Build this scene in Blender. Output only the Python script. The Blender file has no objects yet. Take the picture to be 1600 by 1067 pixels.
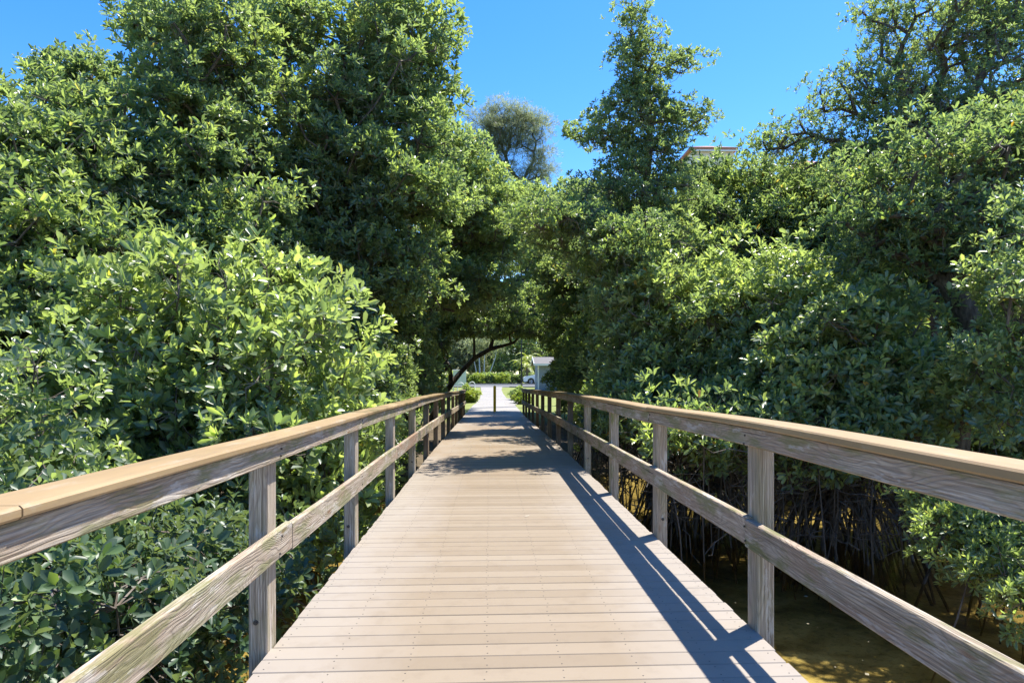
import bpy, bmesh, math, random
import numpy as np
R_ = math.radians
random.seed(7); rng = np.random.default_rng(11)
sc = bpy.context.scene
C = sc.collection

# ------------------------------------------------------------------ camera, sky, sun, exposure
F = 1080.0; TH = math.atan(34/1080.0); CAMH = 1.31
cam_d = bpy.data.cameras.new("camera"); cam = bpy.data.objects.new("camera", cam_d); C.objects.link(cam)
cam_d.sensor_width = 36; cam_d.lens = 36*F/1600; cam_d.shift_y = (593-533.5)/1600
cam_d.clip_start = 0.05; cam_d.clip_end = 3000
cam.location = (0, 0, CAMH); cam.rotation_euler = (R_(90), 0, -TH)
sc.camera = cam
AZ = 47.5; EL = 65.5          # sun: degrees to the right of the walkway's axis, height
w = bpy.data.worlds.new("World"); sc.world = w; w.use_nodes = True
nt = w.node_tree; bg = nt.nodes["Background"]
sky = nt.nodes.new("ShaderNodeTexSky"); sky.sky_type = 'NISHITA'; sky.sun_disc = False
sky.sun_elevation = R_(EL); sky.sun_rotation = R_(AZ); sky.air_density = 1.0; sky.dust_density = 0.25; sky.ozone_density = 3.5
sky.altitude = 0
hs = nt.nodes.new("ShaderNodeHueSaturation"); hs.inputs['Saturation'].default_value = 1.36; hs.inputs['Hue'].default_value = .51
nt.links.new(sky.outputs[0], hs.inputs['Color']); nt.links.new(hs.outputs[0], bg.inputs[0]); bg.inputs[1].default_value = 0.108
sl = bpy.data.lights.new("sun", 'SUN'); sun = bpy.data.objects.new("sun", sl); C.objects.link(sun)
sl.energy = 3.9; sl.angle = R_(0.55); sl.color = (1, .955, .88)
sun.rotation_euler = (R_(90-EL), 0, R_(180-AZ)); sun.location = (5, 5, 20)
sc.view_settings.view_transform = 'Standard'; sc.view_settings.look = 'None'; sc.view_settings.gamma = 1
sc.view_settings.exposure = 1.52
sc.cycles.max_bounces = 10; sc.cycles.diffuse_bounces = 8; sc.cycles.glossy_bounces = 2
sc.cycles.transmission_bounces = 4; sc.cycles.transparent_max_bounces = 8
sc.cycles.use_denoising = True

def W(u, v, d):               # a point seen at (u, v) of the photograph, d metres along the walkway
    return np.array([(u-766)/F*d, d, CAMH+(593-v)/F*d])

# ------------------------------------------------------------------ helpers
def tag(o, label=None, cat=None, group=None, kind=None):
    if label: o['label'] = label
    if cat: o['category'] = cat
    if group: o['group'] = group
    if kind: o['kind'] = kind
    return o
def empty(name, loc, label, cat, group=None):
    o = bpy.data.objects.new(name, None); C.objects.link(o); o.location = loc
    o.empty_display_size = .1
    return tag(o, label, cat, group)
def link(name, me, mat, parent=None, loc=(0, 0, 0)):
    o = bpy.data.objects.new(name, me); C.objects.link(o); o.location = loc
    if mat is not None and len(me.materials) == 0: me.materials.append(mat)
    if parent is not None: o.parent = parent
    return o
def mesh_np(name, V, quads, attr=None, smooth=False):
    V = np.asarray(V, np.float32); quads = np.asarray(quads, np.int32); n = quads.shape[1]
    me = bpy.data.meshes.new(name)
    me.vertices.add(len(V)); me.vertices.foreach_set('co', V.ravel())
    me.loops.add(quads.size); me.loops.foreach_set('vertex_index', quads.ravel())
    me.polygons.add(len(quads)); me.polygons.foreach_set('loop_start', np.arange(0, quads.size, n, dtype=np.int32))
    me.polygons.foreach_set('use_smooth', np.full(len(quads), smooth))
    me.update(calc_edges=True)
    if attr is not None:
        a = me.attributes.new('tone', 'FLOAT', 'FACE'); a.data.foreach_set('value', np.asarray(attr, np.float32))
    return me
class MB:
    """collects boxes, prisms, tubes and sweeps into one mesh"""
    def __init__(s): s.v = []; s.f = []; s.t = []
    def box(s, x0, x1, y0, y1, z0, z1, b=0.0, tone=.5):
        n = len(s.v)
        if b <= 0:
            s.v += [(x0,y0,z0),(x1,y0,z0),(x1,y1,z0),(x0,y1,z0),(x0,y0,z1),(x1,y0,z1),(x1,y1,z1),(x0,y1,z1)]
            fs = [(0,3,2,1),(4,5,6,7),(0,1,5,4),(1,2,6,5),(2,3,7,6),(3,0,4,7)]
        else:
            bm = bmesh.new(); bmesh.ops.create_cube(bm, size=1)
            for q in bm.verts: q.co = ((x0+x1)/2+q.co.x*(x1-x0), (y0+y1)/2+q.co.y*(y1-y0), (z0+z1)/2+q.co.z*(z1-z0))
            bmesh.ops.bevel(bm, geom=bm.edges[:], offset=b, segments=1, affect='EDGES')
            bm.verts.index_update(); s.v += [tuple(q.co) for q in bm.verts]
            fs = [tuple(q.index for q in f.verts) for f in bm.faces]; bm.free()
        s.f += [tuple(i+n for i in f) for f in fs]; s.t += [tone]*len(fs)
    def tube(s, pts, rad, sides=6, tone=.5, cap=True):
        pts = [np.asarray(p, float) for p in pts]; n0 = len(s.v); m = len(pts)
        if not hasattr(rad, '__len__'): rad = [rad]*m
        for i, p in enumerate(pts):
            t = pts[min(i+1, m-1)]-pts[max(i-1, 0)]; t = t/(np.linalg.norm(t)+1e-9)
            a = np.cross(t, (0, 0, 1.) if abs(t[2]) < .9 else (1., 0, 0)); a /= np.linalg.norm(a)+1e-9; b = np.cross(t, a)
            for k in range(sides):
                g = 2*math.pi*k/sides; q = p+rad[i]*(math.cos(g)*a+math.sin(g)*b); s.v.append(tuple(q))
        for i in range(m-1):
            for k in range(sides):
                k2 = (k+1) % sides; s.f.append((n0+i*sides+k, n0+i*sides+k2, n0+(i+1)*sides+k2, n0+(i+1)*sides+k)); s.t.append(tone)
        if cap:
            s.f.append(tuple(n0+k for k in range(sides))); s.t.append(tone)
            s.f.append(tuple(n0+(m-1)*sides+k for k in reversed(range(sides)))); s.t.append(tone)
    def face(s, pts, tone=.5):
        n = len(s.v); s.v += [tuple(p) for p in pts]; s.f.append(tuple(range(n, n+len(pts)))); s.t.append(tone)
    def build(s, name, mat, parent=None, loc=(0, 0, 0), smooth=False):
        me = bpy.data.meshes.new(name)
        L = np.array(loc, float); me.from_pydata([tuple(np.array(q)-L) for q in s.v], [], s.f)
        a = me.attributes.new('tone', 'FLOAT', 'FACE'); a.data.foreach_set('value', np.array(s.t, np.float32))
        if smooth: me.polygons.foreach_set('use_smooth', [True]*len(me.polygons))
        pl = np.array(parent.location) if parent is not None else np.zeros(3)
        return link(name, me, mat, parent, tuple(L-pl))

# ------------------------------------------------------------------ materials
class NT:
    def __init__(s, name):
        s.m = bpy.data.materials.new(name); s.m.use_nodes = True; s.t = s.m.node_tree; s.n = s.t.nodes
        s.p = s.n["Principled BSDF"]; s.out = s.n["Material Output"]
    def set(s, node, key, val):
        if isinstance(val, bpy.types.NodeSocket): s.t.links.new(val, node.inputs[key])
        elif val is not None: node.inputs[key].default_value = val
    def noise(s, vec=None, scale=5, detail=4, rough=.55, dist=0):
        n = s.n.new("ShaderNodeTexNoise"); s.set(n, 'Vector', vec); s.set(n, 'Scale', scale); s.set(n, 'Detail', detail)
        s.set(n, 'Roughness', rough); s.set(n, 'Distortion', dist); return n.outputs['Fac']
    def voro(s, vec=None, scale=5, feat='F1'):
        n = s.n.new("ShaderNodeTexVoronoi"); n.feature = feat; s.set(n, 'Vector', vec); s.set(n, 'Scale', scale); return n.outputs['Distance']
    def ramp(s, fac, stops):
        n = s.n.new("ShaderNodeValToRGB"); s.set(n, 'Fac', fac); e = n.color_ramp.elements
        while len(e) < len(stops): e.new(.5)
        for i, (p, c) in enumerate(stops):
            e[i].position = p; e[i].color = (c, c, c, 1) if not hasattr(c, '__len__') else (*c, 1)
        return n.outputs['Color']
    def mix(s, fac, a, b, mode='MIX'):
        n = s.n.new("ShaderNodeMix"); n.data_type = 'RGBA'; n.blend_type = mode
        s.set(n, 0, fac)
        for i, v in ((6, a), (7, b)):
            s.set(n, i, v if isinstance(v, bpy.types.NodeSocket) else (*v, 1))
        return n.outputs[2]
    def math(s, op, a, b=None, c=None):
        n = s.n.new("ShaderNodeMath"); n.operation = op; s.set(n, 0, a); s.set(n, 1, b); s.set(n, 2, c); return n.outputs[0]
    def coord(s, scale=(1, 1, 1), rnd=True, kind='Object'):
        tc = s.n.new("ShaderNodeTexCoord"); mp = s.n.new("ShaderNodeMapping"); s.t.links.new(tc.outputs[kind], mp.inputs[0])
        mp.inputs['Scale'].default_value = scale
        if rnd:
            oi = s.n.new("ShaderNodeObjectInfo"); m = s.math('MULTIPLY', oi.outputs['Random'], 40.0); s.t.links.new(m, mp.inputs['Location'])
        return mp.outputs[0]
    def attr(s, name='tone'):
        n = s.n.new("ShaderNodeAttribute"); n.attribute_name = name; return n.outputs['Fac']
    def bump(s, h, strength=.5, dist=.01):
        n = s.n.new("ShaderNodeBump"); s.set(n, 'Height', h); n.inputs['Strength'].default_value = strength; n.inputs['Distance'].default_value = dist
        s.t.links.new(n.outputs[0], s.p.inputs['Normal']); return n.outputs[0]
    def fin(s, col, rough=.6, spec=.5):
        s.set(s.p, 'Base Color', col if isinstance(col, bpy.types.NodeSocket) else (*col, 1)); s.set(s.p, 'Roughness', rough)
        s.set(s.p, 'Specular IOR Level', spec); return s.m

def leaf_mat(name, stops, rough=.37, transl=.52, spec=1.0, tcol=(1.65, 1.8, .8)):
    m = NT(name); a = m.attr()
    oi = m.n.new("ShaderNodeObjectInfo")
    col = m.ramp(a, stops)
    nz = m.noise(m.coord(rnd=True), 1.3, 2)
    col = m.mix(m.math('MULTIPLY', nz, .35), col, (.10, .13, .035))
    geo = m.n.new("ShaderNodeNewGeometry")      # leaf undersides are paler and duller
    col = m.mix(m.math('MULTIPLY', geo.outputs['Backfacing'], .45), col, (.26, .29, .17))
    m.fin(col, rough, spec)
    tr = m.n.new("ShaderNodeBsdfTranslucent"); m.t.links.new(m.mix(1.0, col, tcol, 'MULTIPLY'), tr.inputs[0])
    mx = m.n.new("ShaderNodeMixShader"); mx.inputs[0].default_value = transl
    m.t.links.new(m.p.outputs[0], mx.inputs[1]); m.t.links.new(tr.outputs[0], mx.inputs[2]); m.t.links.new(mx.outputs[0], m.out.inputs[0])
    return m.m
G_MANG = [(0, (.085, .140, .100)), (.35, (.150, .215, .120)), (.62, (.26, .33, .125)), (.80, (.40, .46, .155)), (.965, (.54, .57, .22)), (.985, (.50, .34, .06)), (1, (.5, .2, .04))]
G_SHADED = [(0, (.03, .065, .045)), (.6, (.065, .125, .06)), (.85, (.17, .26, .08)), (.985, (.32, .40, .10)), (1, (.4, .36, .08))]
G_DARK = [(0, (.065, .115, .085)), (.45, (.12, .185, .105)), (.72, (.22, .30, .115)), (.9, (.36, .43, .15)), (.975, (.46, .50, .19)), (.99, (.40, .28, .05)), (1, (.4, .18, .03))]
G_LITE = [(0, (.12, .175, .115)), (.35, (.22, .285, .15)), (.6, (.34, .41, .165)), (.8, (.50, .555, .20)), (.96, (.66, .69, .28)), (.985, (.52, .38, .06)), (1, (.5, .22, .05))]
G_GREY = [(0, (.17, .19, .13)), (.5, (.27, .29, .18)), (1, (.40, .40, .27))]
G_CROT = [(0, (.18, .27, .03)), (.5, (.36, .42, .05)), (1, (.60, .55, .08))]
M = {}
M['leaf'] = leaf_mat('mangrove_leaf', G_MANG)
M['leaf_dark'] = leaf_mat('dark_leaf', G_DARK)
M['leaf_shaded'] = leaf_mat('shaded_leaf', G_SHADED, .45, .28, .5)  # darker, duller copy of the mangrove leaf; deep shade put into its colour
M['leaf_lite'] = leaf_mat('pale_sunlit_leaf', G_LITE)  # pale leaf; on several crowns the extra brightness is sunlight put into the colour
M['leaf_grey'] = leaf_mat('grey_leaf', G_GREY, .5, .55, .6, (1.3, 1.4, 1.0))
M['leaf_crot'] = leaf_mat('croton_leaf', G_CROT, .45, .35)

m = NT('bark'); c = m.coord((14, 14, 3)); n1 = m.noise(c, 1.6, 6, .65)
m.bump(n1, .6, .01); M['bark'] = m.fin(m.ramp(n1, [(.3, (.045, .035, .027)), (.55, (.13, .11, .09)), (.75, (.24, .21, .18))]), .85, .2)
m = NT('twig'); c = m.coord((3, 3, 3)); n1 = m.noise(c, 3, 4)
M['twig'] = m.fin(m.ramp(n1, [(.3, (.08, .06, .045)), (.6, (.2, .17, .14)), (.8, (.33, .29, .25))]), .8, .2)
m = NT('root_bark'); c = m.coord((6, 6, 2)); n1 = m.noise(c, 3, 5)
M['root'] = m.fin(m.ramp(n1, [(.3, (.05, .04, .03)), (.6, (.12, .10, .08)), (.85, (.2, .17, .14))]), .75, .3)

def wood(name, axis, algae=.35, warm=.4, dark=1.0):
    """weathered softwood; axis = the direction of the grain in object space"""
    m = NT(name)
    S = lambda a, b: tuple(a if i == axis else b for i in range(3))
    fibre = m.noise(m.coord(S(2.2, 150)), 1.0, 8, .68, .1)
    fibre2 = m.noise(m.coord(S(7, 420)), 1.0, 3, .5)
    low = m.noise(m.coord(S(1.1, 5.0)), 1.0, 3, .5)
    kn = m.voro(m.coord(S(1.9, 7.0)), 1.0)
    knf = m.ramp(kn, [(0, 1), (.10, .85), (.42, 0), (1, 0)])
    sep = m.n.new("ShaderNodeSeparateXYZ"); m.t.links.new(m.coord((1, 1, 1)), sep.inputs[0])
    tr = [i for i in range(3) if i != axis]
    cross = m.math('ADD', sep.outputs[tr[0]], sep.outputs[tr[1]])
    ph = m.math('ADD', m.math('MULTIPLY', cross, 330.0), m.math('MULTIPLY', low, 95.0))
    ph = m.math('ADD', ph, m.math('MULTIPLY', knf, 22.0))
    ring = m.math('MULTIPLY_ADD', m.math('SINE', ph), .5, .5)
    ringr = m.math('POWER', ring, 3.0)
    base = m.ramp(fibre, [(.32, (.135, .105, .072)), (.45, (.32, .265, .195)), (.57, (.50, .425, .33)), (.72, (.68, .61, .50))])
    warmn = m.ramp(m.noise(m.coord(S(1.0, 3.5)), 1.3, 4, .6), [(.42, 0), (.62, 1)])
    base = m.mix(m.math('MULTIPLY', warmn, warm), base, (.33, .21, .135))
    base = m.mix(m.math('MULTIPLY', ringr, .38), base, (.15, .115, .085))
    base = m.mix(m.math('MULTIPLY', m.ramp(fibre2, [(.5, 0), (.68, 1)]), .35), base, (.12, .09, .07))
    base = m.mix(m.math('MULTIPLY', m.ramp(kn, [(0, 1), (.05, .9), (.11, 0), (1, 0)]), .75), base, (.20, .09, .035))
    al = m.ramp(m.noise(m.coord(S(1.6, 7)), 1.7, 5, .65), [(.48, 0), (.60, 1)])
    base = m.mix(m.math('MULTIPLY', al, algae), base, (.16, .17, .055))
    pale = m.ramp(m.noise(m.coord(S(2.2, 12)), 1.1, 6, .7), [(.57, 0), (.62, 1)])
    base = m.mix(m.math('MULTIPLY', pale, .45), base, (.60, .56, .50))
    crack = m.ramp(m.noise(m.coord(S(1.2, 70)), 1.0, 4, .5, .3), [(.24, 1), (.33, 0)])
    base = m.mix(m.math('MULTIPLY', crack, .85), base, (.045, .035, .03))
    h = m.math('ADD', m.math('MULTIPLY', fibre, .6), m.math('MULTIPLY', fibre2, .25)); h = m.math('SUBTRACT', h, m.math('MULTIPLY', crack, .8))
    h = m.math('SUBTRACT', h, m.math('MULTIPLY', ringr, .25))
    m.bump(h, .9, .005)
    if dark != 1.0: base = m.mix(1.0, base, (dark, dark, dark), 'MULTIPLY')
    return m.fin(base, .82, .25)
M['rail'] = wood('weathered_rail_wood', 1, .6, .55)
M['rail_moss'] = wood('mossy_rail_wood', 1, .8, .6, .85)
M['rail_red'] = wood('reddish_rail_wood', 1, .1, 1.0, .85)
M['post'] = wood('weathered_post_wood', 2, .25, .3)
M['post_green'] = wood('greenish_post_wood', 2, .8, .1)
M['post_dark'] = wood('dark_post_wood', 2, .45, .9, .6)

m = NT('composite_cap'); c = m.coord((30, 1.2, 30)); n1 = m.noise(c, 1, 5, .6); n2 = m.noise(m.coord((3, 1, 3)), 1.5, 4)
m.bump(n1, .15, .002)
col = m.ramp(n2, [(.3, (.285, .19, .088)), (.7, (.36, .25, .125))]); col = m.mix(m.math('MULTIPLY', n1, .25), col, (.34, .23, .13))
col = m.mix(m.ramp(m.noise(m.coord((26, 2.2, 26)), 1.3, 7, .72), [(.5, 0), (.72, .55)]), col, (.20, .15, .095))
col = m.mix(m.ramp(m.noise(m.coord((5, 1.4, 5)), 2.3, 6, .7), [(.56, 0), (.66, .4)]), col, (.42, .36, .27))
M['cap'] = m.fin(col, .5, .4)
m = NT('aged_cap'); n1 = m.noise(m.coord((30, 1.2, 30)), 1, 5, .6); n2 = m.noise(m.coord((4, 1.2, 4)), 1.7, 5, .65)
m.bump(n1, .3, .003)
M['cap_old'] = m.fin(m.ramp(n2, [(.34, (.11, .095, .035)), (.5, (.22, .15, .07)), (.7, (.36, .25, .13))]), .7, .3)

m = NT('composite_deck'); a = m.attr()
cw = m.coord((1.2, 60, 1), rnd=False); fine = m.noise(cw, 1.5, 4, .6)
pat = m.noise(m.coord((.9, .5, 1), rnd=False), 1.6, 5, .6); pat2 = m.noise(m.coord((6, 5, 1), rnd=False), 1.0, 5, .65)
col = m.ramp(a, [(0, (.180, .138, .090)), (.5, (.232, .182, .124)), (1, (.270, .220, .158))])
sep = m.n.new("ShaderNodeSeparateXYZ"); m.t.links.new(m.coord(rnd=False), sep.inputs[0])
edge = m.math('ABSOLUTE', m.math('SUBTRACT', sep.outputs[0], .10))
ef = m.ramp(m.math('ADD', edge, m.math('MULTIPLY', m.math('SUBTRACT', pat, .5), .9)), [(.45, 0), (1.0, 1)])
col = m.mix(m.math('MULTIPLY', ef, .75), col, (.30, .265, .225))
col = m.mix(m.ramp(pat2, [(.52, 0), (.75, .28)]), col, (.125, .092, .058))
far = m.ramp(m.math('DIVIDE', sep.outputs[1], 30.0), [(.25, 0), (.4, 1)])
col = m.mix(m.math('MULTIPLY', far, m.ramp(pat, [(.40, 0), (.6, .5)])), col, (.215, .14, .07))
col = m.mix(m.math('MULTIPLY', fine, .18), col, (.27, .22, .175))
m.bump(fine, .15, .002)
M['deck'] = m.fin(col, .6, .2)
m = NT('screw_metal'); M['screw'] = m.fin((.05, .045, .04), .5, .5)
m = NT('stringer_wood'); n1 = m.noise(m.coord((20, 1, 20)), 1, 5); M['stringer'] = m.fin(m.ramp(n1, [(.3, (.07, .055, .035)), (.7, (.19, .15, .10))]), .85)

m = NT('concrete'); c = m.coord(rnd=False); n1 = m.noise(c, 1.2, 6, .6); n2 = m.noise(c, 30, 3)
m.bump(n2, .2, .004); M['concrete'] = m.fin(m.ramp(n1, [(.3, (.25, .235, .21)), (.7, (.32, .30, .275))]), .85, .3)
m = NT('asphalt'); n1 = m.noise(m.coord(rnd=False), 1.5, 6); M['asphalt'] = m.fin(m.ramp(n1, [(.3, (.10, .10, .10)), (.7, (.17, .168, .165))]), .9, .3)
m = NT('lawn'); n1 = m.noise(m.coord(rnd=False), 2.0, 8, .7)
M['lawn'] = m.fin(m.ramp(n1, [(.3, (.13, .15, .04)), (.6, (.22, .25, .07)), (.8, (.33, .30, .12))]), .9, .2)
m = NT('mud_bottom'); c = m.coord(rnd=False); n1 = m.noise(c, 1.1, 5, .6, .6); n2 = m.noise(c, 14, 5, .7)
sep = m.n.new("ShaderNodeSeparateXYZ"); m.t.links.new(c, sep.inputs[0])
mud = m.ramp(n1, [(.36, (.17, .135, .07)), (.5, (.36, .29, .15)), (.66, (.56, .48, .28))])
mud = m.mix(m.ramp(n2, [(.5, 0), (.7, .6)]), mud, (.06, .05, .025))
land = m.ramp(m.noise(c, 3, 7, .7), [(.3, (.05, .04, .025)), (.55, (.12, .09, .055)), (.7, (.16, .14, .06))])
grass = m.ramp(m.noise(c, 2.0, 8, .7), [(.3, (.13, .15, .04)), (.6, (.22, .25, .07)), (.8, (.30, .28, .11))])
col = m.mix(m.ramp(sep.outputs[2], [(0, 0), (1, 0)]), mud, land)
mr = m.n.new("ShaderNodeMapRange"); m.t.links.new(sep.outputs[2], mr.inputs[0]); mr.inputs[1].default_value = -1.25; mr.inputs[2].default_value = -1.05
col = m.mix(mr.outputs[0], mud, land)
mr = m.n.new("ShaderNodeMapRange"); m.t.links.new(sep.outputs[2], mr.inputs[0]); mr.inputs[1].default_value = -.55; mr.inputs[2].default_value = -.3
col = m.mix(mr.outputs[0], col, grass)
m.bump(n2, .5, .03); M['ground'] = m.fin(col, .9, .2)

m = NT('creek_water'); c = m.coord((1, 1, 1), rnd=False)
h = m.math('ADD', m.noise(c, 3.2, 3, .5, .4), m.math('MULTIPLY', m.noise(c, 14, 2), .25))
bn = m.n.new("ShaderNodeBump"); bn.inputs['Strength'].default_value = .22; bn.inputs['Distance'].default_value = .05; m.t.links.new(h, bn.inputs['Height'])
fr = m.n.new("ShaderNodeFresnel"); fr.inputs[0].default_value = 1.33; m.t.links.new(bn.outputs[0], fr.inputs['Normal'])
gl = m.n.new("ShaderNodeBsdfGlossy"); gl.inputs['Roughness'].default_value = .04; m.t.links.new(bn.outputs[0], gl.inputs['Normal'])
tp = m.n.new("ShaderNodeBsdfTransparent"); tp.inputs[0].default_value = (.80, .75, .52, 1)
mx = m.n.new("ShaderNodeMixShader"); m.t.links.new(fr.outputs[0], mx.inputs[0]); m.t.links.new(tp.outputs[0], mx.inputs[1]); m.t.links.new(gl.outputs[0], mx.inputs[2])
m.t.links.new(mx.outputs[0], m.out.inputs[0]); m.n.remove(m.p); M['water'] = m.m

def plain(name, col, rough=.6, var=.12, scale=6, spec=.4, metal=0):
    m = NT(name); n1 = m.noise(m.coord(), scale, 5, .6)
    lo = tuple(x*(1-var) for x in col); hi = tuple(min(1, x*(1+var)) for x in col)
    m.p.inputs['Metallic'].default_value = metal
    return m.fin(m.ramp(n1, [(.3, lo), (.7, hi)]), rough, spec)
M['yellow'] = plain('yellow_paint', (1.0, .52, .02), .3)
M['black'] = plain('black_metal', (.03, .032, .035), .4)
M['white'] = plain('white_paint', (.78, .78, .76), .4, .04)
M['carwhite'] = plain('car_paint', (.80, .80, .79), .2, .02, spec=.6)
M['glass'] = plain('dark_glass', (.03, .035, .04), .08, spec=.8)
M['tyre'] = plain('tyre_rubber', (.02, .02, .02), .8)
M['alloy'] = plain('wheel_alloy', (.5, .5, .52), .3, metal=.8)
M['red'] = plain('lamp_red', (.5, .02, .02), .3)
M['siding'] = plain('grey_siding', (.26, .29, .34), .7)
M['roofgrey'] = plain('grey_shingle', (.15, .14, .13), .9)
M['board'] = plain('notice_panel', (.62, .72, .66), .5, .05)
M['cream'] = plain('cream_stucco', (.72, .66, .55), .8, .05, 1)
M['terra'] = plain('terracotta_tile', (.42, .19, .12), .8, .2, 3)
M['palebark'] = plain('pale_bark', (.52, .50, .46), .8, .2)
M['orange'] = plain('orange_leaf', (.55, .22, .03), .5)
M['debris_leaf'] = plain('dry_leaf', (.4, .36, .28), .7)
M['debris'] = plain('floating_bits', (.20, .17, .10), .7, .4, 20)

# ------------------------------------------------------------------ the setting
def sm(t): t = max(0, min(1, t)); return t*t*(3-2*t)
def zdeck(y): return -.15*sm((y-10)/20.)
def gz(x, y):
    creek = -1.62
    bank_l = -1.0; z = creek
    z = creek+(bank_l-creek)*sm((-1.3-x)/1.6)
    z = max(z, creek+(.62)*sm((x-7.0-.3*math.sin(y*.7))/2.5), creek+.62*sm((y-15.5)/3.))
    up = -.19+.95*max(0, min(1, (y-31)/50.))
    z = z+(up-z)*sm((y-26.5-.25*abs(x)*.2)/3.5)
    if y > 20 and z < up: z = z+.04*math.sin(x*2.1)*math.sin(y*1.7)*(1-sm((y-27)/3))
    return z
xs = np.concatenate([[-900, -400, -150, -70], np.arange(-40, -12, 2.), np.arange(-12, 14, .4), np.arange(14, 42, 2.), [70, 150, 400, 900]])
ys = np.concatenate([[-600, -200, -60, -25], np.arange(-12, 36, .5), np.arange(36, 110, 3.), [140, 220, 500, 1500]])
V = [(x, y, gz(x, y)) for y in ys for x in xs]; nx = len(xs)
Q = [(j*nx+i, j*nx+i+1, (j+1)*nx+i+1, (j+1)*nx+i) for j in range(len(ys)-1) for i in range(nx-1)]
g = link('ground', mesh_np('ground', V, Q, smooth=True), M['ground']); tag(g, kind='structure')
wm = MB(); wm.face([(-60, -60, -1.12), (60, -60, -1.12), (60, 27, -1.12), (-60, 27, -1.12)])
tag(wm.build('creek_water', M['water']), kind='structure')

def gzp(y): return -.19+.95*max(0, min(1, (y-31)/50.))
# concrete path from the end of the walkway to the road
mb = MB()
prof = [(30.6, -1.02, 1.40), (33, -1.0, 1.36), (37, -.88, 1.3), (38.5, -.78, 1.6), (43.5, -.66, 1.45), (44.5, -.65, 1.05), (52, -.72, .97), (60, -.8, .98), (68.5, -.95, 1.2)]
for (y0, a0, b0), (y1, a1, b1) in zip(prof, prof[1:]):
    z0, z1 = gzp(y0)+.05, gzp(y1)+.05
    k = max(1, int((y1-y0)/1.5))
    for i in range(k):
        s0, s1 = i/k, (i+1)/k-.012
        L = lambda p, q, s: p+(q-p)*s
        A = [(L(a0, a1, s0), L(y0, y1, s0), L(z0, z1, s0)), (L(b0, b1, s0), L(y0, y1, s0), L(z0, z1, s0)),
             (L(b0, b1, s1), L(y0, y1, s1), L(z0, z1, s1)), (L(a0, a1, s1), L(y0, y1, s1), L(z0, z1, s1))]
        mb.face(A); B = [(p[0], p[1], p[2]-.12) for p in A]
        for q in range(4): mb.face([A[q], B[q], B[(q+1) % 4], A[(q+1) % 4]])
tag(mb.build('concrete_path', M['concrete']), kind='structure')
mb = MB(); z0, z1 = gzp(69)+.03, gzp(78)+.03
mb.face([(-60, 69, z0), (60, 69, z0), (60, 77, z1), (-60, 77, z1)])
tag(mb.build('road', M['asphalt']), kind='structure')
mb = MB(); mb.box(-60, -1.6, 68.6, 68.85, z0-.1, z0+.1, .02); mb.box(1.9, 60, 68.6, 68.85, z0-.1, z0+.1, .02); mb.box(-60, 60, 77.1, 77.35, z1-.1, z1+.12, .02)
tag(mb.build('kerb', M['concrete']), kind='structure')

# ------------------------------------------------------------------ boardwalk
bw = empty('boardwalk', (0.16, 0, -.2), 'tan composite plank boardwalk running straight ahead over the mangrove creek', 'boardwalk')
PITCH = .1445; mb = MB(); sc_ = MB(); y = -2.2; i = 0
XL, XR = -1.06, 1.378; SK = .016
while y < 30.55:
    j0, j1 = random.uniform(-.006, .006), random.uniform(-.006, .006)
    if random.random() < .08: j1 += .012
    h = random.uniform(-.0012, .0012); wd = PITCH-.0055+random.uniform(-.0015, .001); tone = min(1, max(0, random.gauss(.5, .2)))
    if i % 9 in (0, 1) and random.random() < .5: tone *= .6
    b = .0035; sk = SK+random.uniform(-.0006, .0006)
    sec = [(0, -.026), (wd, -.026), (wd, -b), (wd-b, 0), (wd/2, .0006), (b, 0), (0, -b)]
    n = len(mb.v); NS = len(sec)
    segs = [XL+j0, -.3, .55, XR+j1]
    for x in segs:
        for (yy, zz) in sec: mb.v.append((x, y+yy+sk*(x-.16), zdeck(y)+zz+h))
    for k in range(len(segs)-1):
        for q in range(NS):
            q2 = (q+1) % NS; mb.f.append((n+k*NS+q, n+(k+1)*NS+q, n+(k+1)*NS+q2, n+k*NS+q2)); mb.t.append(tone)
    mb.f.append(tuple(n+q for q in range(NS))); mb.t.append(tone)
    mb.f.append(tuple(n+(len(segs)-1)*NS+q for q in reversed(range(NS)))); mb.t.append(tone)
    if y < 14:
        for x in (-1.02, -.72, -.375, -.02, .33, .675, 1.02, 1.33):
            for dy in (.030, wd-.032):
                xx = x+random.uniform(-.009, .009); yy = y+dy+sk*(xx-.16)+random.uniform(-.004, .004); zz = zdeck(y)+h+.0012
                n = len(sc_.v); r = .0036
                for k in range(6): sc_.v.append((xx+r*math.cos(k*1.0472), yy+r*math.sin(k*1.0472), zz))
                for k in range(6): sc_.v.append((xx+r*math.cos(k*1.0472), yy+r*math.sin(k*1.0472), zz-.004))
                sc_.f.append(tuple(range(n, n+6))); sc_.t.append(.5)
                for k in range(6): sc_.f.append((n+k, n+6+k, n+6+(k+1) % 6, n+(k+1) % 6)); sc_.t.append(.5)
    y += PITCH; i += 1
mb.build('deck', M['deck'], bw)
tag(sc_.build('deck_screws', M['screw'], bw), kind='stuff')
for x in (-.98, -.36, .33, 1.26):
    mb = MB(); yy = -2.2
    while yy < 30.4:
        mb.box(x-.025, x+.025, yy, yy+3.99, zdeck(yy+2)-.25, zdeck(yy+2)-.05-.012); yy += 4
    mb.build('stringer', M['stringer'], bw)

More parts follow.
